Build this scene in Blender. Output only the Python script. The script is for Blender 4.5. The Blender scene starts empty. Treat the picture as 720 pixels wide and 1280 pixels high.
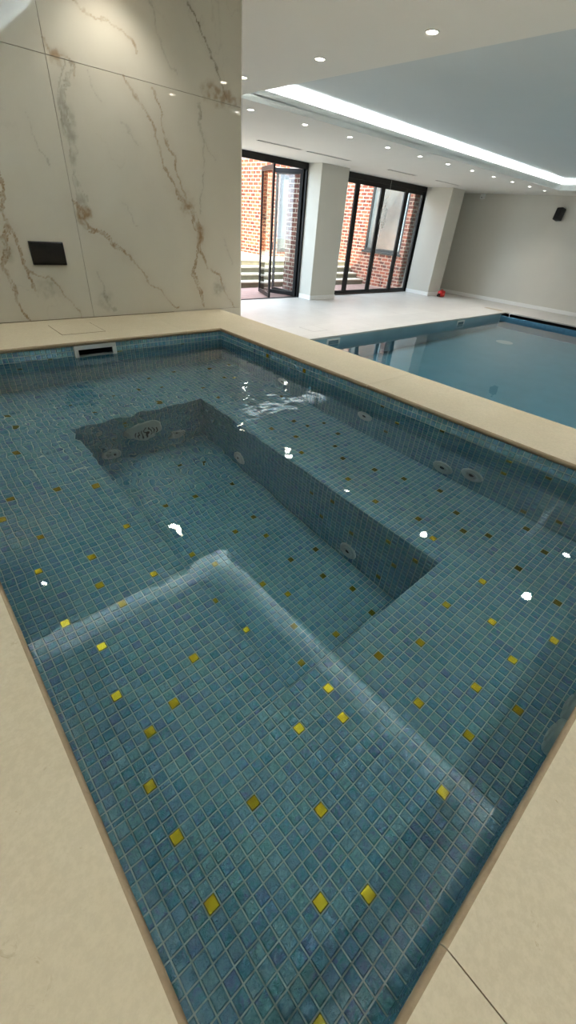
import bpy, bmesh, math, random
import numpy as np
from mathutils import Matrix, Vector

random.seed(7)
RNG = np.random.default_rng(11)
SC = bpy.context.scene
COL = SC.collection

# ------------------------------------------------------------------ measures (metres)
CAM_Z = 1.6125
ZC = 0.9875            # top of the spa coping above the hall floor
ZW = 0.9155            # spa water
ZB = 0.487             # spa seat (bench) level
ZF = 0.050             # spa footwell floor
ZCEIL = 2.6525
ZTRAY = 2.87
SX0, SX1, SY0, SY1 = -0.0432, 1.638, -0.1118, 2.4896     # spa basin (tile faces)
KX0, KX1, KY0, KY1 = -0.0165, 1.625, -0.076, 2.4766      # coping edges, standing over the tiles
WX0, WX1, WY0, WY1 = 0.447, 1.155, 0.398, 1.970          # footwell
PX0, PX1, PY0, PY1 = 3.70, 12.34, 0.62, 5.16             # hall pool
ZPW = -0.13
PFX = 12.64            # hall floor edge beyond the cover pit
RX0, RX1, RY0, RY1 = -1.9, 14.33, -1.7, 8.60             # room
MY = 3.05              # marble face
MX1 = 2.205            # marble end
DIVX = 2.0

# ------------------------------------------------------------------ helpers
def link(o):
    COL.objects.link(o); return o

def tag(o, label=None, cat=None, group=None, kind=None):
    if label: o['label'] = label
    if cat: o['category'] = cat
    if group: o['group'] = group
    if kind: o['kind'] = kind
    return o

def empty(name, loc, label, cat, group=None, rz=0.0):
    o = bpy.data.objects.new(name, None); link(o)
    o.location = loc; o.rotation_euler = (0, 0, rz); o.empty_display_size = 0.1
    return tag(o, label, cat, group)

class MB:
    """collects shapes, then links them as ONE mesh object"""
    def __init__(self): self.bm = bmesh.new()
    def box(self, lo, hi, bev=0.0, seg=2, M=None):
        b = bmesh.new()
        bmesh.ops.create_cube(b, size=1.0)
        c = [(lo[i]+hi[i])/2 for i in range(3)]; s = [abs(hi[i]-lo[i]) for i in range(3)]
        for v in b.verts: v.co = Vector((v.co[0]*s[0]+c[0], v.co[1]*s[1]+c[1], v.co[2]*s[2]+c[2]))
        if bev > 0:
            bmesh.ops.bevel(b, geom=list(b.edges), offset=min(bev, min(s)*0.45), segments=seg, profile=0.5, affect='EDGES')
        self._add(b, M); return self
    def prism(self, pts, z0, z1, bev=0.0, M=None):
        b = bmesh.new()
        vs = [b.verts.new((p[0], p[1], z0)) for p in pts]
        f = b.faces.new(vs)
        r = bmesh.ops.extrude_face_region(b, geom=[f])
        for v in [g for g in r['geom'] if isinstance(g, bmesh.types.BMVert)]: v.co.z = z1
        bmesh.ops.recalc_face_normals(b, faces=b.faces)
        if bev > 0: bmesh.ops.bevel(b, geom=list(b.edges), offset=bev, segments=2, profile=0.5, affect='EDGES')
        self._add(b, M); return self
    def lathe(self, prof, n=32, M=None):
        b = bmesh.new(); rings = []
        for r, z in prof:
            if r < 1e-6: rings.append([b.verts.new((0, 0, z))])
            else: rings.append([b.verts.new((r*math.cos(2*math.pi*k/n), r*math.sin(2*math.pi*k/n), z)) for k in range(n)])
        for a, c in zip(rings[:-1], rings[1:]):
            for k in range(n):
                k2 = (k+1) % n
                if len(a) == 1 and len(c) == 1: continue
                if len(a) == 1: b.faces.new((a[0], c[k2], c[k]))
                elif len(c) == 1: b.faces.new((a[k], a[k2], c[0]))
                else: b.faces.new((a[k], a[k2], c[k2], c[k]))
        bmesh.ops.recalc_face_normals(b, faces=b.faces)
        self._add(b, M); return self
    def tube(self, pts, r, n=8):
        b = bmesh.new(); rings = []
        P = [Vector(p) for p in pts]
        up = Vector((0.13, 0.27, 0.95)).normalized()
        for i, p in enumerate(P):
            t = (P[min(i+1, len(P)-1)]-P[max(i-1, 0)]).normalized()
            a = t.cross(up)
            if a.length < 1e-3: a = t.cross(Vector((1, 0, 0)))
            a.normalize(); c = t.cross(a)
            rr = r[i] if isinstance(r, (list, tuple)) else r
            rings.append([b.verts.new(p+(a*math.cos(2*math.pi*k/n)+c*math.sin(2*math.pi*k/n))*rr) for k in range(n)])
        for A, C in zip(rings[:-1], rings[1:]):
            for k in range(n): b.faces.new((A[k], A[(k+1) % n], C[(k+1) % n], C[k]))
        b.faces.new(rings[0]); b.faces.new(rings[-1])
        bmesh.ops.recalc_face_normals(b, faces=b.faces)
        self._add(b, None); return self
    def quad(self, a, b_, c, d):
        vs = [self.bm.verts.new(p) for p in (a, b_, c, d)]
        self.bm.faces.new(vs); return self
    def _add(self, b, M):
        if M is not None: bmesh.ops.transform(b, matrix=M, verts=b.verts)
        me = bpy.data.meshes.new('tmp'); b.to_mesh(me); b.free()
        self.bm.from_mesh(me); bpy.data.meshes.remove(me)
    def build(self, name, mat, parent=None, smooth=False, label=None, loc=None):
        me = bpy.data.meshes.new(name); self.bm.to_mesh(me); self.bm.free()
        o = bpy.data.objects.new(name, me); link(o)
        if mat: me.materials.append(mat)
        if smooth:
            for p in me.polygons: p.use_smooth = True
            try: me.set_sharp_from_angle(angle=math.radians(40))
            except Exception: pass
        if parent:
            o.parent = parent
            # shapes are written in world coordinates: undo the parent's own placement
            Mp = Matrix.Translation(parent_world(parent)) @ Matrix.Rotation(parent_rot(parent), 4, 'Z')
            me.transform(Mp.inverted())
        if loc is not None: o.location = loc
        if label: o['label'] = label
        return o

def parent_world(p):
    v = Vector(p.location)
    while p.parent is not None:
        p = p.parent
        v = Matrix.Rotation(p.rotation_euler[2], 3, 'Z') @ v + Vector(p.location)
    return v
def parent_rot(p):
    r = p.rotation_euler[2]
    while p.parent is not None: p = p.parent; r += p.rotation_euler[2]
    return r

def struct(o, label=None):
    o['kind'] = 'structure'
    if label: o['label'] = label
    return o

# ------------------------------------------------------------------ numpy noise
_perm = RNG.permutation(512)
_ga = RNG.uniform(0, 2*np.pi, 512)
def perlin(x, y):
    xi = np.floor(x).astype(int); yi = np.floor(y).astype(int)
    xf = x-xi; yf = y-yi
    u = xf**3*(xf*(xf*6-15)+10); v = yf**3*(yf*(yf*6-15)+10)
    def g(ix, iy, dx, dy):
        h = _perm[(_perm[ix % 512]+iy) % 512]; a = _ga[h]
        return np.cos(a)*dx+np.sin(a)*dy
    n00 = g(xi, yi, xf, yf); n10 = g(xi+1, yi, xf-1, yf)
    n01 = g(xi, yi+1, xf, yf-1); n11 = g(xi+1, yi+1, xf-1, yf-1)
    return (n00*(1-u)+n10*u)*(1-v)+(n01*(1-u)+n11*u)*v
def fbm(x, y, o=4, gain=0.5):
    s = 0; a = 1.0; f = 1.0
    for k in range(o):
        s = s+a*perlin(x*f+17.3*k, y*f-9.1*k); a *= gain; f *= 2.03
    return s
def sstep(a, b, x):
    t = np.clip((x-a)/(b-a), 0, 1); return t*t*(3-2*t)

# ------------------------------------------------------------------ materials
def srgb(r, g, b):
    f = lambda c: c/12.92 if c <= 0.04045 else ((c+0.055)/1.055)**2.4
    return (f(r/255), f(g/255), f(b/255), 1.0)

class Mat:
    def __init__(self, name):
        self.m = bpy.data.materials.new(name); self.m.use_nodes = True
        self.t = self.m.node_tree; self.t.nodes.clear()
        self.out = self.n('ShaderNodeOutputMaterial')
    def n(self, ty, **kw):
        nd = self.t.nodes.new(ty)
        for k, v in kw.items(): setattr(nd, k, v)
        return nd
    def l(self, a, b): self.t.links.new(a, b)
    def bsdf(self, color=None, rough=0.5, metal=0.0, ior=1.45, **kw):
        b = self.n('ShaderNodeBsdfPrincipled')
        if color is not None: b.inputs['Base Color'].default_value = color
        b.inputs['Roughness'].default_value = rough; b.inputs['Metallic'].default_value = metal
        b.inputs['IOR'].default_value = ior
        for k, v in kw.items(): b.inputs[k].default_value = v
        self.l(b.outputs[0], self.out.inputs['Surface']); self.b = b
        return b
    def coord(self, kind='Object', scale=(1, 1, 1)):
        if kind == 'Position': c = self.n('ShaderNodeNewGeometry').outputs['Position']
        else: c = self.n('ShaderNodeTexCoord').outputs[kind]
        mp = self.n('ShaderNodeMapping'); mp.inputs['Scale'].default_value = scale
        self.l(c, mp.inputs['Vector']); return mp.outputs[0]
    def noise(self, vec, scale, detail=4, rough=0.55, dist=0.0):
        nd = self.n('ShaderNodeTexNoise'); nd.inputs['Scale'].default_value = scale
        nd.inputs['Detail'].default_value = detail; nd.inputs['Roughness'].default_value = rough
        nd.inputs['Distortion'].default_value = dist
        self.l(vec, nd.inputs['Vector']); return nd
    def ramp(self, fac, stops):
        r = self.n('ShaderNodeValToRGB'); e = r.color_ramp.elements
        while len(e) < len(stops): e.new(0.5)
        for k, (p, c) in enumerate(stops): e[k].position = p; e[k].color = c
        self.l(fac, r.inputs[0]); return r.outputs[0]
    def mix(self, fac, a, b, mode='MIX'):
        m = self.n('ShaderNodeMix', data_type='RGBA', blend_type=mode)
        for s, v in ((m.inputs[0], fac), (m.inputs[6], a), (m.inputs[7], b)):
            if hasattr(v, 'is_linked') or hasattr(v, 'links'): self.l(v, s)
            else: s.default_value = v
        return m.outputs[2]
    def math(self, op, a, b=None):
        m = self.n('ShaderNodeMath', operation=op)
        for s, v in ((m.inputs[0], a), (m.inputs[1], b)):
            if v is None: continue
            if hasattr(v, 'links'): self.l(v, s)
            else: s.default_value = v
        return m.outputs[0]
    def bump(self, h, strength=0.2, dist=0.01):
        b = self.n('ShaderNodeBump'); b.inputs['Strength'].default_value = strength; b.inputs['Distance'].default_value = dist
        self.l(h, b.inputs['Height']); self.l(b.outputs[0], self.b.inputs['Normal']); return b

def m_plain(name, col, rough=0.5, metal=0.0, var=0.04, scale=6.0, **kw):
    """one colour with a faint procedural mottling"""
    M = Mat(name); M.bsdf(col, rough, metal, **kw)
    v = M.coord('Object'); n = M.noise(v, scale, 4)
    lo = tuple(c*(1-var) for c in col[:3])+(1,); hi = tuple(min(1, c*(1+var)) for c in col[:3])+(1,)
    M.l(M.ramp(n.outputs[0], [(0.3, lo), (0.7, hi)]), M.b.inputs['Base Color'])
    return M.m

def m_emit(name, col, strength):
    M = Mat(name); e = M.n('ShaderNodeEmission'); e.inputs[0].default_value = col; e.inputs[1].default_value = strength
    M.l(e.outputs[0], M.out.inputs['Surface']); return M.m

def m_stone(name, c1, c2, rough, tile=None, fleck=True):
    M = Mat(name); M.bsdf(c1, rough)
    v = M.coord('Position')
    n1 = M.noise(v, 2.6, 6, 0.65, 0.4); n2 = M.noise(v, 120, 4, 0.65); n3 = M.noise(v, 22, 5, 0.7, 1.2)
    c = M.ramp(n1.outputs[0], [(0.3, c1), (0.72, c2)])
    d = tuple(x*0.84 for x in c1[:3])+(1,)
    c = M.mix(M.ramp(n2.outputs[0], [(0.40, (0.45, 0.45, 0.45, 1)), (0.62, (0, 0, 0, 1))]), c, d)
    if fleck:
        brown = (c1[0]*0.62, c1[1]*0.55, c1[2]*0.45, 1)
        c = M.mix(M.ramp(n3.outputs[0], [(0.66, (0, 0, 0, 1)), (0.72, (0.6, 0.6, 0.6, 1))]), c, brown)
    if tile:
        br = M.n('ShaderNodeTexBrick'); M.l(v, br.inputs['Vector'])
        br.offset = 0.5; br.inputs['Scale'].default_value = 1.0
        br.inputs['Brick Width'].default_value = tile[0]; br.inputs['Row Height'].default_value = tile[1]
        br.inputs['Mortar Size'].default_value = 0.002; br.inputs['Mortar Smooth'].default_value = 0.1
        br.inputs['Color1'].default_value = (0.93, 0.93, 0.93, 1); br.inputs['Color2'].default_value = (1, 1, 1, 1)
        br.inputs['Mortar'].default_value = (0.72, 0.71, 0.69, 1)
        c = M.mix(1.0, c, br.outputs[0], 'MULTIPLY')
    M.l(c, M.b.inputs['Base Color'])
    M.bump(n2.outputs[0], 0.12, 0.002)
    return M.m

def m_brick(name, cols, mortar, axis, size=1.0):
    """brickwork; axis = the horizontal world axis along the wall (0: x, 1: y)"""
    M = Mat(name); M.bsdf(cols[0], 0.85)
    g = M.n('ShaderNodeNewGeometry'); s = M.n('ShaderNodeSeparateXYZ'); M.l(g.outputs['Position'], s.inputs[0])
    sn = M.n('ShaderNodeSeparateXYZ'); M.l(g.outputs['True Normal'], sn.inputs[0])
    side = M.math('GREATER_THAN', M.math('ABSOLUTE', sn.outputs[0]), 0.5)          # faces looking along x run along y
    mh = M.n('ShaderNodeMix', data_type='FLOAT'); M.l(side, mh.inputs[0]); M.l(s.outputs[0], mh.inputs[2]); M.l(s.outputs[1], mh.inputs[3])
    cmb = M.n('ShaderNodeCombineXYZ'); M.l(mh.outputs[0], cmb.inputs[0]); M.l(s.outputs[2], cmb.inputs[1])
    br = M.n('ShaderNodeTexBrick'); M.l(cmb.outputs[0], br.inputs['Vector'])
    br.inputs['Scale'].default_value = 1.0; br.inputs['Brick Width'].default_value = 0.25*size; br.inputs['Row Height'].default_value = 0.092*size
    br.inputs['Mortar Size'].default_value = 0.011*size; br.inputs['Mortar Smooth'].default_value = 0.15; br.inputs['Bias'].default_value = -0.1
    br.inputs['Color1'].default_value = cols[0]; br.inputs['Color2'].default_value = cols[1]; br.inputs['Mortar'].default_value = mortar
    n = M.noise(cmb.outputs[0], 5.0, 2)
    c = M.mix(M.ramp(n.outputs[0], [(0.50, (0, 0, 0, 1)), (0.62, (0.85, 0.85, 0.85, 1))]), br.outputs[0], cols[2])
    inv = M.math('SUBTRACT', 1.0, br.outputs['Fac'])
    c = M.mix(br.outputs['Fac'], c, mortar)
    M.l(c, M.b.inputs['Base Color']); M.bump(inv, 0.5, 0.006)
    return M.m

def m_mosaic():
    """iridescent glass mosaic: the shade varies tile by tile through the mesh attribute 'shade'"""
    M = Mat('glass_mosaic'); b = M.bsdf(srgb(70, 125, 150), 0.12, 0.22, 1.55)
    at = M.n('ShaderNodeAttribute', attribute_name='shade'); f = at.outputs['Fac']
    v = M.coord('Position')
    n1 = M.noise(v, 55, 4, 0.6, 0.6); n2 = M.noise(v, 130, 3, 0.6, 1.4)
    base = M.ramp(f, [(0.0, MOS[0]), (0.35, MOS[1]), (0.65, MOS[2]), (1.0, MOS[3])])
    base = M.mix(M.ramp(n1.outputs[0], [(0.35, (0, 0, 0, 1)), (0.75, (0.55, 0.55, 0.55, 1))]), base, MOS[4])
    n3 = M.noise(v, 85, 2, 0.5, 0.5)                  # pearly lustre: lilac and sea green flecks
    base = M.mix(M.ramp(n3.outputs[0], [(0.52, (0, 0, 0, 1)), (0.70, (0.55, 0.55, 0.55, 1))]), base, srgb(128, 138, 186))
    base = M.mix(M.ramp(n3.outputs[0], [(0.30, (0.5, 0.5, 0.5, 1)), (0.46, (0, 0, 0, 1))]), base, srgb(74, 158, 158))
    M.l(base, b.inputs['Base Color'])
    th = M.math('MULTIPLY_ADD', f, 260.0); th.node.inputs[2].default_value = 260.0
    t2 = M.math('MULTIPLY_ADD', n1.outputs[0], 260.0); M.l(th, t2.node.inputs[2])
    M.l(t2, b.inputs['Thin Film Thickness']); b.inputs['Thin Film IOR'].default_value = 1.9
    b.inputs['Specular IOR Level'].default_value = 0.8
    mixh = M.math('ADD', M.math('MULTIPLY', n1.outputs[0], 0.6), M.math('MULTIPLY', n2.outputs[0], 0.5))
    bp = M.bump(mixh, 1.0, 0.0080)
    # the pearly metal-oxide skin of the glass: a strong thin reflection whose hue drifts from tile to tile
    b.inputs['Coat Weight'].default_value = 0.65; b.inputs['Coat IOR'].default_value = 2.3; b.inputs['Coat Roughness'].default_value = 0.05
    hue = M.ramp(M.math('ADD', M.math('MULTIPLY', f, 0.6), M.math('MULTIPLY', n3.outputs[0], 0.4)), [(0.30, (0.55, 0.95, 1.0, 1)), (0.45, (0.70, 0.72, 1.0, 1)), (0.55, (0.80, 0.95, 1.0, 1)), (0.66, (0.62, 1.0, 0.86, 1)), (0.8, (0.86, 0.78, 1.0, 1))])
    M.l(hue, b.inputs['Coat Tint']); M.l(bp.outputs[0], b.inputs['Coat Normal'])
    return M.m

MOS = [srgb(94, 152, 178), srgb(122, 178, 194), srgb(146, 192, 200), srgb(98, 146, 182), srgb(176, 212, 218)]
M_MOS = m_mosaic()
M_GOLD = m_plain('gold_leaf_tile', srgb(196, 166, 30), 0.22, 0.75, 0.10, 40)
M_GROUT = m_plain('grey_grout', srgb(172, 186, 180), 0.85, 0, 0.08, 40)
M_COPE = m_stone('beige_limestone', srgb(190, 180, 154), srgb(200, 191, 168), 0.55)
M_NOSE = m_stone('shaded_rough_cut_stone_edge', srgb(134, 116, 90), srgb(146, 128, 102), 0.7)
M_FLOOR = m_stone('pale_stone_floor', srgb(205, 202, 196), srgb(216, 213, 207), 0.42, (1.2, 0.6))
M_WALL = m_plain('white_wall_paint', srgb(206, 204, 194), 0.7, 0, 0.015, 2)
M_CEIL = m_plain('white_ceiling_paint', srgb(222, 221, 215), 0.8, 0, 0.01, 2)
M_BASE = m_plain('white_satin_skirting', srgb(238, 238, 235), 0.4, 0, 0.01, 3)
M_BLACK = m_plain('black_powder_coat', srgb(11, 10, 10), 0.45, 0, 0.1, 20)
M_BLKGL = m_plain('black_panel_glass', srgb(6, 6, 7), 0.08, 0, 0.1, 20)
M_DARK = m_plain('dark_void', srgb(9, 9, 9), 0.8, 0, 0.1, 8)
M_WPLAS = m_plain('white_plastic', srgb(225, 226, 222), 0.35, 0, 0.02, 12)
M_GPLAS = m_plain('pale_grey_plastic', srgb(196, 204, 200), 0.3, 0, 0.03, 12)
M_STEEL = m_plain('brushed_steel', srgb(170, 172, 172), 0.3, 0.9, 0.04, 30)
M_RED = m_plain('red_plastic', srgb(190, 22, 20), 0.3, 0, 0.06, 12)
M_WIRE = m_plain('white_cable', srgb(215, 213, 205), 0.5, 0, 0.03, 30)
M_POOL = m_plain('blue_pool_lining', srgb(146, 176, 186), 0.35, 0, 0.05, 3)
M_POOLT = m_plain('blue_pool_band', srgb(84, 132, 158), 0.25, 0, 0.12, 14)
M_DECK = m_plain('red_brown_decking', srgb(150, 122, 114), 0.7, 0, 0.15, 5)
M_STEP = m_plain('grey_stone_riser', srgb(128, 124, 104), 0.85, 0, 0.12, 6)
M_TREAD = m_plain('pale_stone_tread', srgb(214, 206, 188), 0.75, 0, 0.06, 4)
M_DKFR = m_plain('dark_grey_frame', srgb(48, 50, 50), 0.4, 0, 0.05, 10)
M_TIMBER = m_plain('pale_timber', srgb(226, 196, 130), 0.6, 0, 0.08, 5)
M_BRICKX = m_brick('orange_brick', [srgb(186, 100, 66), srgb(120, 58, 44), srgb(84, 44, 40)], srgb(206, 182, 150), 0)
M_BRICKF = m_brick('large_orange_brick', [srgb(190, 106, 68), srgb(104, 52, 38), srgb(70, 40, 36)], srgb(204, 172, 134), 0, 1.1)
M_BRICKY = m_brick('orange_brick_return', [srgb(178, 96, 68), srgb(112, 58, 48), srgb(84, 50, 46)], srgb(204, 186, 164), 1)
M_BRICKP = m_brick('plum_brick', [srgb(138, 84, 74), srgb(112, 66, 62), srgb(96, 60, 60)], srgb(196, 182, 170), 1)
M_BRICKPX = m_brick('plum_brick_front', [srgb(138, 84, 74), srgb(112, 66, 62), srgb(96, 60, 60)], srgb(196, 182, 170), 0)
M_LAMPW = m_emit('downlight_lens_warm', (1.0, 0.86, 0.66, 1), 26)
M_LAMPC = m_emit('downlight_lens_neutral', (1.0, 0.95, 0.88, 1), 26)
M_LED = m_emit('led_tape', (0.93, 0.97, 1.0, 1), 7)

def m_glass(name, tint=(0.97, 0.985, 0.98, 1), refl=1.0):
    """a window pane: clear, with a Fresnel reflection"""
    M = Mat(name)
    t = M.n('ShaderNodeBsdfTransparent'); t.inputs[0].default_value = tint
    g = M.n('ShaderNodeBsdfGlossy'); g.inputs['Roughness'].default_value = 0.0
    fr = M.n('ShaderNodeFresnel')
    gm = M.n('ShaderNodeNewGeometry')          # both faces of the pane act as air-to-glass
    io = M.math('MULTIPLY_ADD', gm.outputs['Backfacing'], 1/1.5-1.5); io.node.inputs[2].default_value = 1.5; M.l(io, fr.inputs['IOR'])
    mx = M.n('ShaderNodeMixShader'); M.l(fr.outputs[0], mx.inputs[0]); M.l(t.outputs[0], mx.inputs[1]); M.l(g.outputs[0], mx.inputs[2])
    M.l(mx.outputs[0], M.out.inputs['Surface']); return M.m
M_GLASS = m_glass('clear_glass')
M_NGLASS = m_plain('sky_reflecting_glass', srgb(150, 160, 158), 0.06, 0.55, 0.25, 1.3)

def m_water(name, absorb, dens):
    M = Mat(name)
    g = M.n('ShaderNodeBsdfGlass'); g.inputs['IOR'].default_value = 1.333; g.inputs['Roughness'].default_value = 0.0
    M.l(g.outputs[0], M.out.inputs['Surface'])
    v = M.n('ShaderNodeVolumeAbsorption'); v.inputs[0].default_value = absorb; v.inputs[1].default_value = dens
    M.l(v.outputs[0], M.out.inputs['Volume']); return M.m
M_WATER = m_water('clear_spa_water', (0.42, 0.82, 0.90, 1), 0.46)
M_PWATER = m_water('clear_pool_water', (0.36, 0.82, 0.92, 1), 0.30)

# ------------------------------------------------------------------ mosaic surfaces
T = 0.0254            # tile pitch
GAP = 0.0025          # joint
BEV = 0.0018
def lines(lo, hi, phase, extra=None):
    k0 = math.floor((lo-phase)/T)-1; L = [lo]
    k = k0
    while phase+k*T < hi-0.004:
        x = phase+k*T
        if x > lo+0.004: L.append(x)
        k += 1
    L.append(hi); return L

def mosaic(name, parent, org, U, V, ul, vl, gold=(), skip=None, depth=0.0028, label=None):
    """a tiled face: grout bed plus one bevelled tile per cell, all in ONE mesh. gold: (u,v) points of the gold tiles"""
    org, U, V = np.array(org, float), np.array(U, float), np.array(V, float)
    N = np.cross(U, V)
    vs, fs, mi, sh = [], [], [], []
    import bisect
    gold_cells = set()
    for (gu, gv) in gold:
        i = bisect.bisect_right(ul, gu)-1; j = bisect.bisect_right(vl, gv)-1
        gold_cells.add((i, j))
    P = lambda u, v, h: tuple(org+U*u+V*v+N*h)
    def quad(a, b, c, d, m, s):
        k = len(vs); vs.extend((a, b, c, d)); fs.append((k, k+1, k+2, k+3)); mi.append(m); sh.append(s)
    for i in range(len(ul)-1):
        for j in range(len(vl)-1):
            u0, u1, v0, v1 = ul[i], ul[i+1], vl[j], vl[j+1]
            if skip and skip((u0+u1)/2, (v0+v1)/2): continue
            quad(P(u0, v0, 0), P(u1, v0, 0), P(u1, v1, 0), P(u0, v1, 0), 1, 0)
            a, b, c, d = u0+GAP/2, u1-GAP/2, v0+GAP/2, v1-GAP/2
            if b-a < 0.004 or d-c < 0.004: continue
            isg = (i, j) in gold_cells
            m = 2 if isg else 0; s = float(np.clip(RNG.normal(0.5, 0.24), 0, 1))
            e = BEV; h = depth+float(RNG.uniform(-0.0002, 0.0002))
            t = RNG.normal(0, 0.00016, 4)      # tiles sit very slightly out of true
            k = len(vs)
            vs.extend((P(a, c, 0), P(b, c, 0), P(b, d, 0), P(a, d, 0),
                       P(a+e, c+e, h+t[0]), P(b-e, c+e, h+t[1]), P(b-e, d-e, h+t[2]), P(a+e, d-e, h+t[3])))
            for q in ((4, 5, 6, 7), (0, 1, 5, 4), (1, 2, 6, 5), (2, 3, 7, 6), (3, 0, 4, 7)):
                fs.append(tuple(k+x for x in q)); mi.append(m); sh.append(s)
    me = bpy.data.meshes.new(name); me.from_pydata(vs, [], fs)
    for mm in (M_MOS, M_GROUT, M_GOLD): me.materials.append(mm)
    me.polygons.foreach_set('material_index', mi)
    at = me.attributes.new('shade', 'FLOAT', 'FACE'); at.data.foreach_set('value', sh)
    me.update()
    o = bpy.data.objects.new(name, me); link(o)
    if parent:
        o.parent = parent; me.transform(Matrix.Translation(-Vector(parent.location)))
    if label: o['label'] = label
    return o

# ------------------------------------------------------------------ the room shell
def rect_ring(mb, o, h, z):
    """flat plate o=(x0,x1,y0,y1) with a rectangular hole h at height z"""
    ox0, ox1, oy0, oy1 = o; hx0, hx1, hy0, hy1 = h
    mb.quad((ox0, oy0, z), (ox1, oy0, z), (ox1, hy0, z), (ox0, hy0, z))
    mb.quad((ox0, hy1, z), (ox1, hy1, z), (ox1, oy1, z), (ox0, oy1, z))
    mb.quad((ox0, hy0, z), (hx0, hy0, z), (hx0, hy1, z), (ox0, hy1, z))
    mb.quad((hx1, hy0, z), (ox1, hy0, z), (ox1, hy1, z), (hx1, hy1, z))

# floor of the hall, cut out for the pool (20 mm nosing over the water)
f = MB()
f.box((2.0, PY1, -0.03), (RX1, RY1+0.10, 0)); f.box((2.0, RY0, -0.03), (RX1, PY0, 0))
f.box((2.0, PY0, -0.03), (PX0, PY1, 0)); f.box((PFX, PY0, -0.03), (RX1, PY1, 0))
f.box((RX0, MY+0.25, -0.03), (2.0, RY1+0.10, 0))
struct(f.build('floor', M_FLOOR))

# ceiling with two coffers (over the pool, over the spa)
TX0, TX1, TY0, TY1 = 3.615, 13.06, 0.70, 5.115           # pool coffer
QX0, QX1, QY0, QY1 = -0.12, 1.575, -0.23, 2.42           # spa coffer
LIP = 0.12; SET = 0.12
c = MB()
def plate(x0, x1, y0, y1, z=ZCEIL): c.box((x0, y0, z), (x1, y1, z+0.02))
plate(RX0, QX0, RY0, RY1+0.2); plate(QX0, QX1, RY0, QY0); plate(QX0, QX1, QY1, RY1+0.2)
plate(QX1, TX0, RY0, RY1+0.2); plate(TX0, TX1, RY0, TY0); plate(TX0, TX1, TY1, RY1+0.2); plate(TX1, RX1, RY0, RY1+0.2)
def coffer(x0, x1, y0, y1, z1=ZTRAY):
    zl = ZCEIL+LIP; t = 0.012; s = SET
    for (a, b) in (((x0-t, y0-t), (x1+t, y0)), ((x0-t, y1), (x1+t, y1+t)), ((x0-t, y0), (x0, y1)), ((x1, y0), (x1+t, y1))):
        c.box((a[0], a[1], ZCEIL+0.0202), (b[0], b[1], zl))                                      # upstand
    zs = zl-0.055
    for (a, b) in (((x0-s, y0-s), (x1+s, y0)), ((x0-s, y1), (x1+s, y1+s)), ((x0-s, y0), (x0, y1)), ((x1, y0), (x1+s, y1))):
        c.box((a[0], a[1], zs-0.01), (b[0], b[1], zs))                                    # ledge behind it
    for (a, b) in (((x0-s-t, y0-s-t), (x1+s+t, y0-s)), ((x0-s-t, y1+s), (x1+s+t, y1+s+t)), ((x0-s-t, y0-s), (x0-s, y1+s)), ((x1+s, y0-s), (x1+s+t, y1+s))):
        c.box((a[0], a[1], zs-0.01), (b[0], b[1], z1+0.01))                               # back of the cove
    c.box((x0-s-t, y0-s-t, z1), (x1+s+t, y1+s+t, z1+0.02))
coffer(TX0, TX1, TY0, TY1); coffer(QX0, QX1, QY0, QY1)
co = struct(c.build('ceiling', M_CEIL)); co.data.materials.append(m_plain('dimmed_coffer_ceiling', srgb(200, 206, 207), 0.8, 0, 0.01, 2))
for p in co.data.polygons:                     # raised fields darker and cooler: their weaker, bluer light is put into the colour
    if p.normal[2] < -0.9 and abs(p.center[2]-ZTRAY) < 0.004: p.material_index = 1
r = MB(); r.box((RX0-0.3, RY0-0.3, 3.05), (RX1+0.3, RY1+0.35, 3.2)); struct(r.build('roof', M_WALL))

w = MB(); w.box((RX1, RY0-0.2, -0.03), (RX1+0.2, RY1+0.3, 3.05)); struct(w.build('wall_end', M_WALL))
w = MB(); w.box((RX0-0.2, RY0-0.2, -0.03), (RX1+0.2, RY0, 3.05)); struct(w.build('wall_front', M_WALL))
w = MB(); w.box((RX0-0.2, RY0, -0.03), (RX0, RY1+0.3, 3.05)); struct(w.build('wall_left', M_WALL))
# window side: solid to the left of the doors, two white piers standing into the hall, the bay at the end
DX0, DX1 = 4.55, 8.07      # first opening
EX0, EX1 = 8.93, 12.80     # second opening
w = MB(); w.box((RX0, RY1, -0.03), (DX0, RY1+0.25, 3.05)); w.box((DX1, RY1, -0.03), (EX0, RY1+0.25, 3.05)); w.box((EX1, RY1, -0.03), (RX1, RY1+0.25, 3.05))
w.box((DX0, RY1, ZCEIL), (DX1, RY1+0.25, 3.05)); w.box((EX0, RY1, ZCEIL), (EX1, RY1+0.25, 3.05))
struct(w.build('wall_window_side', M_WALL))
w = MB(); w.box((8.07, 8.20, 0), (8.95, RY1, ZCEIL)); struct(w.build('pillar', M_WALL), 'white square pillar between the two glazed openings')
w = MB(); w.box((12.76, 7.79, 0), (13.42, RY1, ZCEIL)); struct(w.build('pillar', M_WALL), 'white square pillar right of the second glazed opening')
# skirtings
def skirt(name, lo, hi):
    b = MB(); b.box(lo, hi, 0.004); struct(b.build(name, M_BASE))
skirt('baseboard_end', (RX1-0.016, RY0, 0), (RX1, RY1, 0.098))
skirt('baseboard_front', (2.0, RY0, 0), (RX1-0.016, RY0+0.016, 0.098))
for px0, px1, py in ((8.07, 8.95, 8.20), (12.76, 13.42, 7.79)):
    b = MB(); b.box((px0-0.014, py-0.014, 0), (px1+0.014, py, 0.098), 0.003); b.box((px0-0.014, py, 0), (px0, RY1, 0.098), 0.003); b.box((px1, py, 0), (px1+0.014, RY1, 0.098), 0.003)
    struct(b.build('baseboard_pillar', M_BASE))

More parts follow.
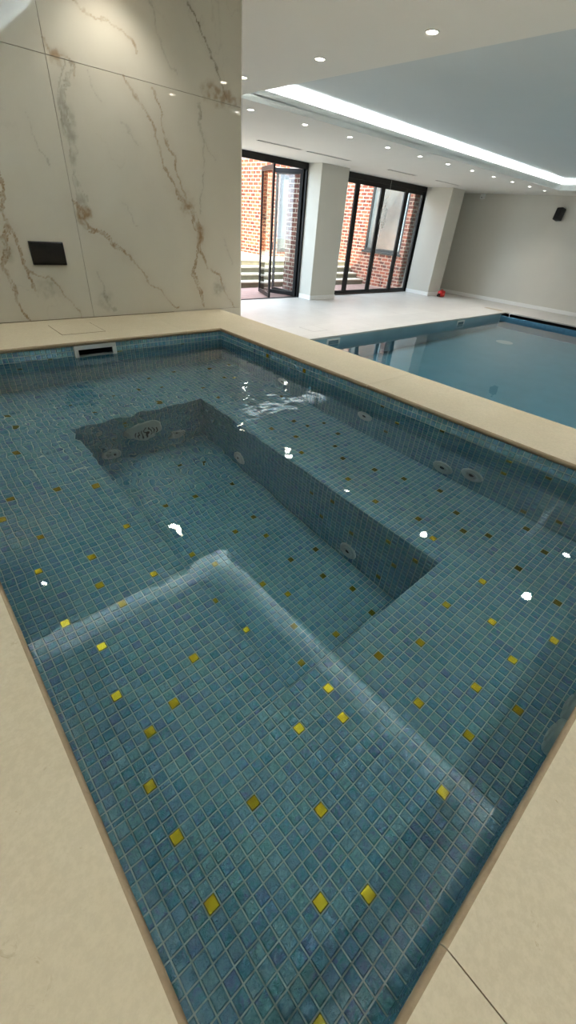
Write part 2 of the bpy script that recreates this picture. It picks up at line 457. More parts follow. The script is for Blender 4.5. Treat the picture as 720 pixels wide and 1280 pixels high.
# ------------------------------------------------------------------ marble wall (large slabs, veins follow the photograph)
VEINS = [  # points (x, z), half width, colour index, strength
 ([(1.130,2.174),(1.081,2.072),(1.054,1.990),(1.067,1.897),(1.057,1.767),(1.055,1.629),(1.057,1.548)], 0.026, 1, 0.75),
 ([(1.095,2.174),(1.050,2.05),(1.035,1.95),(1.05,1.80)], 0.006, 1, 0.8),
 ([(1.018,1.594),(1.057,1.548),(1.087,1.483),(1.178,1.434),(1.297,1.344)], 0.013, 0, 1.0),
 ([(1.297,1.344),(1.421,1.204),(1.537,1.083),(1.643,1.021)], 0.005, 0, 0.85),
 ([(1.400,2.175),(1.478,2.100),(1.552,2.025),(1.603,1.893),(1.638,1.780),(1.726,1.664)], 0.008, 0, 0.8),
 ([(1.70,1.70),(1.726,1.664),(1.800,1.594),(1.847,1.478)], 0.020, 0, 0.95),
 ([(1.847,1.478),(1.825,1.353),(1.775,1.244),(1.826,1.130),(1.850,1.011)], 0.014, 0, 1.0),
 ([(1.561,2.178),(1.604,2.092),(1.634,1.960),(1.693,1.854),(1.701,1.804),(1.75,1.68)], 0.006, 0, 0.9),
 ([(1.876,2.167),(1.903,1.997),(1.899,1.824),(1.859,1.674),(1.868,1.598)], 0.004, 1, 0.75),
 ([(1.845,1.437),(1.894,1.266),(2.015,1.220),(2.076,1.075),(2.177,0.969)], 0.006, 0, 0.8),
 ([(0.676,1.698),(0.640,1.523),(0.656,1.462),(0.663,1.399),(0.680,1.301),(0.679,1.232),(0.697,1.160)], 0.009, 0, 0.9),
 ([(0.644,1.477),(0.576,1.300),(0.588,1.163),(0.594,1.053),(0.615,0.994)], 0.013, 0, 0.95),
 ([(0.684,1.249),(0.805,1.212),(0.862,1.117),(0.923,1.015),(0.997,0.947)], 0.006, 0, 0.8),
 ([(1.823,2.555),(1.906,2.471),(1.972,2.390),(2.043,2.287),(2.080,2.201)], 0.005, 2, 0.85),
 ([(1.603,2.501),(1.620,2.395),(1.672,2.315),(1.732,2.258)], 0.004, 1, 0.7),
 ([(1.160,2.416),(1.250,2.382),(1.369,2.375),(1.474,2.338),(1.496,2.292)], 0.005, 0, 0.8),
 ([(0.859,1.934),(0.889,1.832),(0.919,1.752)], 0.004, 1, 0.5),
 ([(1.197,2.169),(1.227,2.098),(1.273,2.052)], 0.004, 1, 0.6),
 ([(1.025,2.241),(1.037,2.198),(1.124,2.185),(1.130,2.138)], 0.008, 0, 0.8),
 ([(1.36,2.00),(1.42,1.95),(1.45,1.90)], 0.004, 1, 0.5),
 ([(1.90,2.0),(1.95,1.93),(2.0,1.90)], 0.003, 1, 0.5),
 ([(2.05,1.45),(2.10,1.36),(2.13,1.30)], 0.003, 1, 0.45),
 ([(1.08,1.24),(1.10,1.15),(1.13,1.06),(1.17,1.02)], 0.008, 1, 0.6),
 ([(1.30,1.62),(1.36,1.55),(1.38,1.50)], 0.003, 1, 0.4),
 ([(0.3,2.2),(0.36,1.9),(0.31,1.6),(0.40,1.3),(0.36,1.0)], 0.015, 0, 0.9),
 ([(-0.5,2.2),(-0.42,1.8),(-0.5,1.4),(-0.3,1.0)], 0.015, 0, 0.9),
]
PATCH = [(1.057,1.535,0.05,0.045,0,0.9),(1.075,1.95,0.035,0.10,1,0.55),(1.77,1.635,0.05,0.05,0,0.75),(1.843,1.455,0.03,0.07,0,0.7),
         (2.00,1.135,0.07,0.06,1,0.6),(0.775,1.165,0.07,0.06,1,0.55),(2.06,2.212,0.15,0.055,0,0.75),(1.06,2.195,0.05,0.04,0,0.7),(0.60,1.36,0.04,0.06,1,0.5),
         (1.10,1.09,0.06,0.06,1,0.35)]
VC = [srgb(140, 114, 80), srgb(140, 136, 122), srgb(104, 95, 78)]
def marble_slab(name, x0, x1, z0, z1, parent, flat=False):
    n = 0.0055
    nx = max(2, int((x1-x0)/n)); nz = max(2, int((z1-z0)/n))
    X, Z = np.meshgrid(np.linspace(x0, x1, nx+1), np.linspace(z0, z1, nz+1), indexing='ij')
    wx = X+0.026*fbm(X*9, Z*9, 5, 0.6); wz = Z+0.026*fbm(X*9+31, Z*9+5, 5, 0.6)
    base = np.array(srgb(198, 195, 182)[:3])
    colr = np.ones(X.shape+(3,))*base
    cl = fbm(X*1.7+3, Z*1.2, 4)
    colr *= (1+0.06*cl)[..., None]
    if not flat:
        rough = 0.5+0.9*np.abs(fbm(X*14+3, Z*14, 4))
        for pts, hw, ci, st in VEINS:
            d = np.full(X.shape, 9.0); s = np.zeros(X.shape)
            for (a, b) in zip(pts[:-1], pts[1:]):
                ax, az = a; bx, bz = b
                dx, dz = bx-ax, bz-az
                t = np.clip(((wx-ax)*dx+(wz-az)*dz)/(dx*dx+dz*dz), 0, 1)
                d = np.minimum(d, np.hypot(wx-ax-t*dx, wz-az-t*dz))
            w = hw*rough*(0.35+1.1*np.clip(0.5+fbm(X*5+ci*9, Z*5+hw*99, 3), 0, 1.2))
            brk = np.clip(0.55+0.9*fbm(X*7+ci*5, Z*7, 3), 0.08, 1)                # a vein thins out and comes back
            edge = np.exp(-((d-w)/(0.0016+0.06*w))**2)*1.15*brk
            core = np.exp(-(d/0.0022)**2)*0.8*brk
            body = (1-sstep(w*0.5, w*1.25, d))*0.72*np.clip(0.45+1.3*fbm(X*30, Z*22+3, 3), 0.05, 1)
            halo = np.exp(-(d/(hw*3+0.015))**2)*0.10
            k = np.clip(np.maximum(np.maximum(edge, core), body)+halo, 0, 1)*st
            colr = colr*(1-k[..., None])+np.array(VC[ci][:3])*k[..., None]
        for (px, pz, rx, rz, ci, st) in PATCH:
            q = np.hypot((wx-px)/rx, (wz-pz)/rz)+0.55*fbm(X*11, Z*11+px, 4)
            k = (1-sstep(0.4, 1.25, q))*st*0.95*(0.35+0.65*np.clip(fbm(X*25, Z*25, 3)*2+0.5, 0, 1))
            colr = colr*(1-k[..., None])+np.array(VC[ci][:3])*k[..., None]
        fine = np.abs(fbm(X*3.1+50, Z*1.6+20, 5)); k = np.exp(-(fine/0.012)**2)*0.18*sstep(-0.1, 0.4, fbm(X*1.3, Z*1.3+9, 2))
        colr = colr*(1-k[..., None])+np.array(VC[1][:3])*k[..., None]
    N = (nx+1)*(nz+1)
    vs = np.stack([X.ravel(), np.full(N, MY), Z.ravel()], 1)
    idx = np.arange(N).reshape(nx+1, nz+1)
    q = np.stack([idx[:-1, :-1], idx[1:, :-1], idx[1:, 1:], idx[:-1, 1:]], -1).reshape(-1, 4)
    # rim, so the slab has its thickness
    bl = [(x0, MY+0.01, z0), (x1, MY+0.01, z0), (x1, MY+0.01, z1), (x0, MY+0.01, z1)]
    vs = np.vstack([vs, np.array(bl)])
    cor = [idx[0, 0], idx[-1, 0], idx[-1, -1], idx[0, -1]]
    faces = [tuple(int(t) for t in r_) for r_ in q]
    for a in range(4):
        b = (a+1) % 4; faces.append((int(cor[b]), int(cor[a]), N+a, N+b))
    me = bpy.data.meshes.new(name); me.from_pydata(vs.tolist(), [], faces); me.materials.append(M_MARBLE)
    ca = me.color_attributes.new('vein', 'FLOAT_COLOR', 'POINT')
    full = np.ones((N+4, 4), np.float32); full[:N, :3] = colr.reshape(-1, 3); full[N:, :3] = base
    ca.data.foreach_set('color', full.ravel())
    o = bpy.data.objects.new(name, me); link(o)
    if parent: o.parent = parent
    return o
Mm = Mat('polished_gold_vein_marble'); Mm.bsdf(None, 0.035, 0, 1.5)
at = Mm.n('ShaderNodeAttribute', attribute_name='vein')
nz_ = Mm.noise(Mm.coord('Position'), 3.0, 6, 0.6)
Mm.l(Mm.mix(0.25, at.outputs['Color'], Mm.ramp(nz_.outputs[0], [(0.3, (0.80, 0.80, 0.80, 1)), (0.7, (1, 1, 1, 1))]), 'MULTIPLY'), Mm.b.inputs['Base Color'])
M_MARBLE = Mm.m
w = MB(); w.box((RX0, MY+0.008, -0.03), (MX1-0.002, MY+0.25, 3.05)); wm = struct(w.build('wall_marble', m_plain('marble_wall_core', srgb(120, 112, 96), 0.8)))  # plain grey-brown core, seen in the slab joints
g = 0.0022; JX, JZ = 1.013, 2.187; JB = ZC+0.004
for (x0, x1) in ((RX0, JX-1.2-g), (JX-1.2, JX-g), (JX, MX1)):
    marble_slab('marble_slab', x0, x1, JB, JZ-g, wm); marble_slab('marble_slab', x0, x1, JZ, ZCEIL+0.01, wm)
marble_slab('marble_slab', DIVX-0.4, MX1, 0, JB-g, wm, flat=True)
b = MB(); b.box((MX1-0.004, MY-0.002, 0), (MX1+0.003, MY+0.25, ZCEIL)); struct(b.build('trim_1', M_BASE, wm))

# ------------------------------------------------------------------ the raised spa
# podium that carries it (solid masonry with the basin cut out)
p = MB()
zt = ZC-0.021; k = 0.004
p.box((SX1+k, RY0, 0), (DIVX-0.006, MY, zt)); p.box((RX0, RY0, 0), (SX0-k, MY, zt))
p.box((SX0-k, RY0, 0), (SX1+k, SY0-k, zt)); p.box((SX0-k, SY1+k, 0), (0.680, MY, zt)); p.box((0.920, SY1+k, 0), (SX1+k, MY, zt)); p.box((0.680, SY1+k, 0), (0.920, MY, 0.874)); p.box((0.680, SY1+0.245, 0.874), (0.920, MY, zt))
p.box((SX0-k, SY0-k, 0), (SX1+k, SY1+k, ZF-0.01))
struct(p.build('floor_raised', m_plain('render_base', srgb(190, 182, 164), 0.7)))

spa = empty('spa', (0.8, 1.2, 0), 'raised blue mosaic spa with a sunken footwell, gold tiles and beige coping', 'spa')
XPH = 0.0613; YPH = -0.0102
BENCH = [(1.373,0.434),(1.422,0.356),(1.574,0.280),(1.498,0.179),(1.344,0.205),(1.195,0.255),(1.292,0.051),(1.013,0.276),(1.062,0.152),(1.138,-0.000),(0.984,0.052),(0.832,0.076),(0.856,-0.024),(0.707,0.030),(0.834,0.255),(0.708,0.305),(0.682,0.154),(0.404,0.306),(0.504,0.255),(0.529,0.332),(0.553,0.003),(0.327,0.156),(0.301,0.004),(0.225,0.054),(1.270,1.481),(1.422,1.482),(1.448,1.405),(1.320,1.350),(1.550,1.378),(1.242,1.222),(1.521,1.251),(1.422,1.176),(1.373,1.076),(1.269,0.948),(1.569,1.753),(1.418,0.921),(1.472,0.794),(1.245,0.768),(1.295,0.589),(1.244,0.484),(1.523,0.641),(1.449,0.512),(0.519,2.200),(0.616,2.089),(0.748,2.204),(0.920,2.247),(0.944,2.045),(1.047,2.200),(1.226,2.401),(1.454,2.331),(1.607,2.336),(1.448,2.174),(1.503,2.128),(1.246,1.930),(1.245,2.091),(1.048,2.353),(0.225,0.257),(0.073,0.182),(0.074,0.308),(0.129,-0.040)]
BENCHL = [(0.247,2.095),(0.201,1.882),(0.248,1.534),(0.094,1.560),(0.248,2.222),(0.379,1.485),(0.048,1.461),(0.123,1.306),(0.072,1.156),(0.224,1.130),(0.199,1.005),(0.226,0.906),(0.373,1.205),(0.072,0.926),(0.123,0.801),(0.357,0.955),(0.075,0.419),(0.124,0.523),(0.199,0.546),(0.097,0.649),(0.301,0.624)]
WELL = [(0.639,1.221),(0.685,1.121),(0.583,0.972),(0.606,0.799),(0.785,0.920),(0.835,0.822),(0.963,0.951),(1.090,0.927),(1.011,0.797),(1.062,0.651),(1.038,0.524),(0.856,0.570),(0.758,0.696),(0.681,0.570),(0.683,1.546),(0.837,1.533),(0.859,1.219),(0.989,1.252),(1.040,1.500),(0.892,1.781),(1.015,1.740),(0.966,1.132)]
DIVG = [(0.453,0.882),(0.454,0.754),(0.302,0.886),(0.199,0.583),(0.327,0.525),(1.090,0.905),(0.758,0.905),(0.985,0.786),(1.038,0.632),(1.647,0.93),(1.974,0.93)]
WRG = [(0.790,0.268),(0.614,0.398),(0.561,0.272),(0.614,0.124),(0.488,0.402),(1.049,0.355),(0.916,0.399),(0.961,0.225),(0.795,0.274)]
FARG = [(0.553,0.910),(0.401,0.793),(0.933,0.910),(1.345,0.910)]
YS = 0.3962                                # a cut row sits here on the left seat
xl = lines(SX0, SX1, XPH)
xl = sorted(set(xl))
yl = lines(SY0, SY1, YPH)
inwell = lambda x, y: WX0 < x < WX1 and WY0 < y < WY1
def split(L, cuts):
    L = [a for a in L if all(abs(a-c_) > 0.0095 for c_ in cuts)]+list(cuts); return sorted(L)
xs = split(xl, [WX0, WX1]); ys = split(yl, [WY0, WY1])
mosaic('seat_bench', spa, (0, 0, ZB), (1, 0, 0), (0, 1, 0), xs, ys, BENCH, lambda x, y: inwell(x, y) or (x < WX0 and y > WY0))
yL = [WY0]+lines(0.4089, SY1, 0.4089)
mosaic('seat_bench', spa, (0, 0, ZB), (1, 0, 0), (0, 1, 0), [x for x in xs if x <= WX0+1e-6], yL, BENCHL)
mosaic('footwell_floor', spa, (0, 0, ZF), (1, 0, 0), (0, 1, 0), lines(WX0, WX1, XPH), lines(WY0, WY1, YPH), WELL)
zl = lines(ZB, ZC-0.0206, ZC-0.0206)       # waterline band counted down from the coping
zw_ = lines(ZF, ZB, ZB)
SKX0, SKX1, SKZ0, SKZ1 = 0.684, 0.916, 0.880, 0.9670
JETS = [  # (point, inward normal, radius)
 ((SX1, 0.574, 0.614), (-1, 0, 0), 0.050), ((SX1, 0.708, 0.556), (-1, 0, 0), 0.050), ((SX1, 1.184, 0.690), (-1, 0, 0), 0.046), ((SX1, 1.823, 0.626), (-1, 0, 0), 0.046),
 ((0.800, SY0, 0.605), (0, 1, 0), 0.050), ((0.905, SY0, 0.605), (0, 1, 0), 0.050),
 ((WX1, 0.784, 0.134), (-1, 0, 0), 0.046), ((WX1, 1.594, 0.144), (-1, 0, 0), 0.046),
 ((0.988, WY1, 0.150), (0, -1, 0), 0.046), ((0.615, WY1, 0.140), (0, -1, 0), 0.046)]
ul = lambda a, b, ph: lines(a, b, ph)
# basin walls: right (divider), left, far, near
mosaic('basin_wall', spa, (SX1, 0, 0), (0, -1, 0), (0, 0, 1), [-y for y in reversed(yl)], zl, [(-y, z) for y, z in DIVG], label='mosaic wall under the long divider coping')
mosaic('basin_wall', spa, (SX0, 0, 0), (0, 1, 0), (0, 0, 1), yl, zl, [(0.3, 0.8), (1.2, 0.65)], label='mosaic wall on the left side')
mosaic('basin_wall', spa, (0, SY1, 0), (1, 0, 0), (0, 0, 1), split(xl, [SKX0, SKX1]), split(zl, [SKZ0]), FARG, lambda x, z: SKX0 < x < SKX1 and z > SKZ0, label='mosaic wall with the skimmer, below the marble')
mosaic('basin_wall', spa, (0, SY0, 0), (-1, 0, 0), (0, 0, 1), [-x for x in reversed(xl)], zl, [(-0.4, 0.7)], label='mosaic wall nearest the viewer')
mosaic('footwell_wall', spa, (WX1, 0, 0), (0, -1, 0), (0, 0, 1), [-y for y in reversed(lines(WY0, WY1, YPH))], zw_, [(-y, z) for y, z in WRG])
mosaic('footwell_wall', spa, (WX0, 0, 0), (0, 1, 0), (0, 0, 1), lines(WY0, WY1, 0.4089), zw_, [(0.9, 0.3)])
mosaic('footwell_wall', spa, (0, WY1, 0), (1, 0, 0), (0, 0, 1), lines(WX0, WX1, XPH), zw_, [(0.7, 0.4)])
mosaic('footwell_wall', spa, (0, WY0, 0), (-1, 0, 0), (0, 0, 1), [-x for x in reversed(lines(WX0, WX1, XPH))], zw_, [(-0.8, 0.3)])
# masonry under the seat
b = MB(); t = 0.004
b.box((SX0, SY0, ZF-0.02), (WX0-t, SY1, ZB-0.002)); b.box((WX1+t, SY0, ZF-0.02), (SX1, SY1, ZB-0.002))
b.box((WX0-t, SY0, ZF-0.02), (WX1+t, WY0-t, ZB-0.002)); b.box((WX0-t, WY1+t, ZF-0.02), (WX1+t, SY1, ZB-0.002))
b.build('seat_core', M_GROUT, spa)

def frame_to(p, n):
    n = Vector(n); q = Vector((0, 0, 1)).rotation_difference(n)
    return Matrix.Translation(p) @ q.to_matrix().to_4x4()
for (pt, nm, rad) in JETS:
    Mx = frame_to(pt, nm)
    if nm == (0, 1, 0): Mx = Mx @ Matrix.Diagonal((1, 1, 1.9, 1))      # these two stand prouder
    j = MB().lathe([(0, 0), (rad, 0.0005), (rad, 0.004), (rad*0.93, 0.0085), (rad*0.78, 0.0105), (rad*0.62, 0.0085), (rad*0.55, 0.006), (rad*0.50, 0.012), (rad*0.30, 0.013), (rad*0.26, 0.006), (0, 0.005)], 32, Mx).build('jet', M_GPLAS, spa, True, 'pale grey plastic jet ring with a dark eye')
    MB().lathe([(0, 0.0065), (rad*0.25, 0.0068), (rad*0.22, 0.0095), (rad*0.12, 0.0100), (rad*0.10, 0.0070), (0, 0.0070)], 20, Mx).build('nozzle', M_DARK, j, True)
# large oval suction cover at the far end of the footwell
Mx = frame_to((0.800, WY1, 0.285), (0, -1, 0)) @ Matrix.Diagonal((1.0, 1.0, 1.0, 1.0))
sc_ = MB().lathe([(0, 0.0), (0.100, 0.001), (0.100, 0.006), (0.092, 0.016), (0.060, 0.022), (0, 0.024)], 40, Mx).build('suction_cover', M_GPLAS, spa, True)
sl = MB()
for kx in range(-3, 4):
    sl.box((0.800+kx*0.020-0.003, WY1-0.0262, 0.285-0.045+abs(kx)*0.006), (0.800+kx*0.020+0.003, WY1-0.018, 0.285+0.045-abs(kx)*0.006))
sl.build('slot', M_DARK, sc_)

# skimmer mouth in the far wall
s = MB(); y0 = SY1-0.010; y1 = SY1+0.24; th = 0.022
s.box((SKX0, y0, SKZ1-th), (SKX1, SY1+0.012, SKZ1), 0.002); s.box((SKX0, y0, SKZ0), (SKX1, SY1+0.012, SKZ0+0.016), 0.002)
s.box((SKX0, y0, SKZ0+0.016), (SKX0+th, SY1+0.012, SKZ1-th), 0.002); s.box((SKX1-th, y0, SKZ0+0.016), (SKX1, SY1+0.012, SKZ1-th), 0.002)
sk = s.build('skimmer', M_WPLAS, spa, False, 'white rectangular skimmer mouth at the waterline')
s = MB(); a, d = SKX0+th, SKX1-th
s.quad((a, SY1, SKZ0+0.016), (d, SY1, SKZ0+0.016), (d, y1, SKZ0+0.004), (a, y1, SKZ0+0.004)); s.quad((a, SY1, SKZ1-th), (a, y1, SKZ1-th), (d, y1, SKZ1-th), (d, SY1, SKZ1-th))
s.quad((a, SY1, SKZ0), (a, y1, SKZ0), (a, y1, SKZ1-th), (a, SY1, SKZ1-th)); s.quad((d, SY1, SKZ0), (d, SY1, SKZ1-th), (d, y1, SKZ1-th), (d, y1, SKZ0)); s.quad((a, y1, SKZ0), (d, y1, SKZ0), (d, y1, SKZ1-th), (a, y1, SKZ1-th))
s.build('throat', m_plain('grey_skimmer_lining', srgb(52, 58, 62), 0.6), sk)

# coping and paving slabs, 20 mm stone with a small round on the edge
def slab(pts):
    m = MB().prism(pts, ZC-0.021, ZC, 0.0)
    bm = m.bm; bm.verts.ensure_lookup_table()
    def on(v):
        return {k for k, ok in ((0, abs(v.co.x-KX0) < 0.004), (1, abs(v.co.x-KX1) < 0.004), (2, abs(v.co.y-KY0) < 0.004), (3, abs(v.co.y-KY1) < 0.004)) if ok}
    def spans(e):
        A, B = e.verts[0].co, e.verts[1].co
        ox = min(max(A.x, B.x), KX1)-max(min(A.x, B.x), KX0); oy = min(max(A.y, B.y), KY1)-max(min(A.y, B.y), KY0)
        return max(ox, oy) > 0.02 and min(ox, oy) > -0.01
    nose = [e for e in bm.edges if (on(e.verts[0]) & on(e.verts[1])) and spans(e) and abs(e.verts[0].co.z-e.verts[1].co.z) < 1e-4]
    rest = [e for e in bm.edges if e not in nose and abs(e.verts[0].co.z-e.verts[1].co.z) < 1e-4 and e.verts[0].co.z > ZC-0.005]
    if nose: bmesh.ops.bevel(bm, geom=nose, offset=0.0098, segments=6, profile=0.5, affect='EDGES')
    o = m.build('coping_slab', M_COPE, spa, True); o.data.materials.append(M_NOSE)
    for p in o.data.polygons:                      # unpolished cut edge; the brown also carries the shade of its turned-away face
        cz = p.center[2]+spa.location[2]; n_ = p.normal
        px, py = p.center[0]+spa.location[0], p.center[1]+spa.location[1]
        dx_, dy_ = min(abs(px-KX0), abs(px-KX1)), min(abs(py-KY0), abs(py-KY1))
        near_edge = dx_ < 0.0115 or dy_ < 0.0115
        if near_edge and n_[2] < 0.97: p.material_index = 1
j = 0.0008
OB = 0.5644                                                  # depth of the far slabs
# far run (mitred at the corner), joint at x = 1.379
slab([(KX0-0.0, KY1), (1.379-j, KY1), (1.379-j, MY-0.002), (KX0, MY-0.002)])
slab([(1.379+j, KY1), (KX1-j, KY1), (DIVX-j, MY-0.002), (1.379+j, MY-0.002)])
# divider run, joint at y = 1.20
slab([(KX1, KY1-j), (KX1, 1.20+j), (DIVX, 1.20+j), (DIVX, MY-0.004)])
slab([(KX1, 1.20-j), (KX1, KY0), (DIVX, KY0), (DIVX, 1.20-j)])
slab([(KX1+0.0, KY0-2*j), (KX1, -0.70), (DIVX, -0.70), (DIVX, KY0-2*j)])
# near run, joint at x = 0.218
slab([(0.218+j, KY0), (0.218+j, -0.70), (KX1-2*j, -0.70), (KX1-2*j, KY0)])
slab([(-0.72, KY0), (-0.72, -0.70), (0.218-j, -0.70), (0.218-j, KY0)])
slab([(-0.72, -0.70-2*j), (-0.72, RY0+0.004), (DIVX, RY0+0.004), (DIVX, -0.70-2*j)])
# left run
slab([(KX0, KY0+2*j), (KX0, 1.40-j), (-0.72, 1.40-j), (-0.72, KY0+2*j)])
slab([(KX0, 1.40+j), (KX0-0.0, KY1-0.0), (KX0-2*j, MY-0.002), (-0.72, MY-0.002), (-0.72, 1.40+j)])
slab([(-0.72-2*j, RY0+0.004), (-0.72-2*j, MY-0.002), (RX0+0.004, MY-0.002), (RX0+0.004, RY0+0.004)])

# access lid let into the far slabs
h = empty('access_hatch', (0.81, 2.79, ZC), 'square stone access lid flush in coping behind the skimmer', 'hatch')
hx0, hx1, hy0, hy1 = 0.690, 0.930, 2.660, 2.912
MB().box((hx0, hy0, ZC-0.002), (hx1, hy1, ZC+0.0012), 0.0005).build('lid', M_COPE, h)
fr = MB(); e = 0.0028
fr.box((hx0-e, hy0-e, ZC-0.002), (hx1+e, hy0, ZC+0.0006)); fr.box((hx0-e, hy1, ZC-0.002), (hx1+e, hy1+e, ZC+0.0006)); fr.box((hx0-e, hy0, ZC-0.002), (hx0, hy1, ZC+0.0006)); fr.box((hx1, hy0, ZC-0.002), (hx1+e, hy1, ZC+0.0006))
fr.build('gap', m_plain('dark_joint', srgb(78, 66, 46), 0.9), h)

# touch panel on the marble
t = empty('control_panel', (0.815, MY, 1.348), 'black glass touch panel on the marble wall', 'panel')
MB().box((0.722, MY-0.016, 1.287), (0.907, MY-0.002, 1.404), 0.003).build('housing', M_BLACK, t)
MB().box((0.727, MY-0.0185, 1.292), (0.902, MY-0.0155, 1.399), 0.001).build('screen', M_BLKGL, t)

# ------------------------------------------------------------------ water
def water(name, x0, x1, y0, y1, z, zb, step, fn, mat):
    nx = int((x1-x0)/step)+1; ny = int((y1-y0)/step)+1
    X, Y = np.meshgrid(np.linspace(x0, x1, nx+1), np.linspace(y0, y1, ny+1), indexing='ij')
    Z = z+fn(X, Y)
    N = (nx+1)*(ny+1); idx = np.arange(N).reshape(nx+1, ny+1)
    vs = np.stack([X.ravel(), Y.ravel(), Z.ravel()], 1)
    low = vs.copy(); low[:, 2] = zb
    q = np.stack([idx[:-1, :-1], idx[1:, :-1], idx[1:, 1:], idx[:-1, 1:]], -1).reshape(-1, 4).tolist()
    rim = list(idx[:, 0])+list(idx[-1, 1:])+list(idx[-2::-1, -1])+list(idx[0, -2:0:-1])
    base = [N+k for k in range(len(rim))]
    vs = np.vstack([vs, low[rim]])
    for a in range(len(rim)):
        b = (a+1) % len(rim); q.append([int(rim[b]), int(rim[a]), base[a], base[b]])
    q.append(list(reversed(base)))
    me = bpy.data.meshes.new(name); me.from_pydata(vs.tolist(), [], q); me.materials.append(mat)
    sm = [True]*((nx)*(ny))+[False]*(len(q)-nx*ny); me.polygons.foreach_set('use_smooth', sm)
    try:
        ss = set()
        for e in me.edges:
            pass
        me.set_sharp_from_angle(angle=math.radians(60))
    except Exception: pass
    o = bpy.data.objects.new(name, me); link(o); return o
def spa_waves(X, Y):
    calm = 0.00010*fbm(X*4.5+1.3, Y*4.5, 3, 0.45)
    far = sstep(0.30, 1.15, Y-0.25*X+0.1)
    mid = far*0.00075*fbm(X*11+5, Y*11+2, 3, 0.5)
    # a return jet stirs the left of the far half
    d = np.hypot((X-0.45)/1.0, (Y-1.50)/0.85)
    stir = np.exp(-(d/0.55)**2)
    rough = stir*0.0013*fbm(X*17+8, Y*17-4, 3, 0.5)
    r = np.hypot(X-0.62, Y-1.35); ring = stir*0.00022*np.sin(r*2*math.pi/0.055)*np.exp(-r*1.6)
    return calm+mid+rough+ring
wa = water('spa_water', SX0-0.002, SX1+0.002, SY0-0.002, SY1+0.004, ZW, ZF-0.008, 0.008, spa_waves, M_WATER)
wa.cycles.is_caustics_caster = True
for o in spa.children_recursive:
    if o.name.split('.')[0] in ('seat_bench', 'basin_wall', 'footwell_floor', 'footwell_wall', 'jet', 'suction_cover'): o.cycles.is_caustics_receiver = True
tag(wa, 'clear rippled water filling the raised mosaic spa', 'water', kind='stuff')
wp = water('pool_water', PX0-0.002, PX1+0.002, PY0-0.002, PY1+0.002, ZPW, -1.46, 0.045,
           lambda X, Y: 0.0006*fbm(X*2.2, Y*2.2, 3, 0.45)+0.0004*fbm(X*6, Y*6+4, 2), M_PWATER)
tag(wp, 'calm blue water filling the large sunken pool', 'water', kind='stuff')

# ------------------------------------------------------------------ the hall pool
wp.cycles.is_caustics_caster = True
pool = empty('swimming_pool', (8.1, 2.9, 0), 'large sunken blue pool in the pale stone hall floor', 'pool')
zd = -1.45
b = MB(); b.quad((PX0, PY0, zd), (PX1, PY0, zd), (PX1, PY1, zd), (PX0, PY1, zd)); b.build('pool_floor', M_POOL, pool)
for (a, c_) in (((PX0, PY1), (PX1, PY1)), ((PX1, PY0), (PX0, PY0)), ((PX0, PY0), (PX0, PY1))):
    MB().quad((a[0], a[1], zd), (c_[0], c_[1], zd), (c_[0], c_[1], -0.03), (a[0], a[1], -0.03)).build('pool_wall', M_POOL, pool)
e = MB(); e.box((PX1, PY0, zd), (PX1+0.035, PY1, -0.062), 0.004); e.build('pool_wall', M_POOLT, pool)
sv = MB(); p0, p1, pb = PX1+0.036, PFX+0.25, -0.45
sv.quad((p0, PY0, pb), (p1, PY0, pb), (p1, PY1, pb), (p0, PY1, pb)); sv.quad((p1, PY0, pb), (p1, PY0, -0.03), (p1, PY1, -0.03), (p1, PY1, pb))
sv.quad((PX1-0.004, PY1+0.001, pb), (p1, PY1+0.001, pb), (p1, PY1+0.001, -0.002), (PX1-0.004, PY1+0.001, -0.002)); sv.quad((PX1-0.004, PY0, pb), (PX1-0.004, PY0, -0.002), (p1, PY0, -0.002), (p1, PY0, pb)); sv.quad((p0, PY0, pb), (p0, PY1, pb), (p0, PY1, -0.064), (p0, PY0, -0.064))
sv.build('cover_slot', M_DARK, pool, False, 'long black cover slot under the far edge')
for sx in (5.60, 10.06):
    s = MB(); t0, t1, u0, u1 = sx, sx+0.33, -0.185, -0.045; yy = PY1
    s.box((t0, yy-0.012, u1-0.03), (t1, yy+0.006, u1), 0.002); s.box((t0, yy-0.012, u0), (t1, yy+0.006, u0+0.03), 0.002); s.box((t0, yy-0.012, u0+0.03), (t0+0.035, yy+0.006, u1-0.03), 0.002); s.box((t1-0.035, yy-0.012, u0+0.03), (t1, yy+0.006, u1-0.03), 0.002)
    q = s.build('skimmer', M_WPLAS, pool, False, 'white framed skimmer under the window-side edge')
    MB().box((t0+0.035, yy-0.004, u0+0.03), (t1-0.035, yy-0.001, u1-0.03)).build('flap', m_plain('skimmer_flap', srgb(110, 130, 140), 0.4), q)
dr = MB().lathe([(0, zd+0.001), (0.19, zd+0.001), (0.19, zd+0.012), (0.15, zd+0.022), (0, zd+0.026)], 32, Matrix.Translation((10.75, 4.20, 0))).build('drain_cover', M_WPLAS, pool, True)
fh = empty('floor_hatch', (5.82, 5.75, 0), 'stone inspection lid flush in floor by the near pool skimmer', 'hatch')
MB().box((5.64, 5.55, -0.002), (5.99, 5.93, 0.0015), 0.0005).build('lid', M_FLOOR, fh)
fr = MB(); e = 0.006
fr.box((5.64-e, 5.55-e, -0.002), (5.99+e, 5.55, 0.0008)); fr.box((5.64-e, 5.93, -0.002), (5.99+e, 5.93+e, 0.0008)); fr.box((5.64-e, 5.55, -0.002), (5.64, 5.93, 0.0008)); fr.box((5.99, 5.55, -0.002), (5.99+e, 5.93, 0.0008))
fr.build('gap', m_plain('grey_joint', srgb(150, 148, 142), 0.9), fh)
fh = empty('access_hatch', (12.71, 5.55, 0), 'narrow tan access strip in floor at far pool corner', 'hatch')
MB().box((12.64, 5.33, -0.002), (12.78, 5.82, 0.004), 0.001).build('lid', m_plain('tan_stone', srgb(176, 160, 132), 0.6), fh)

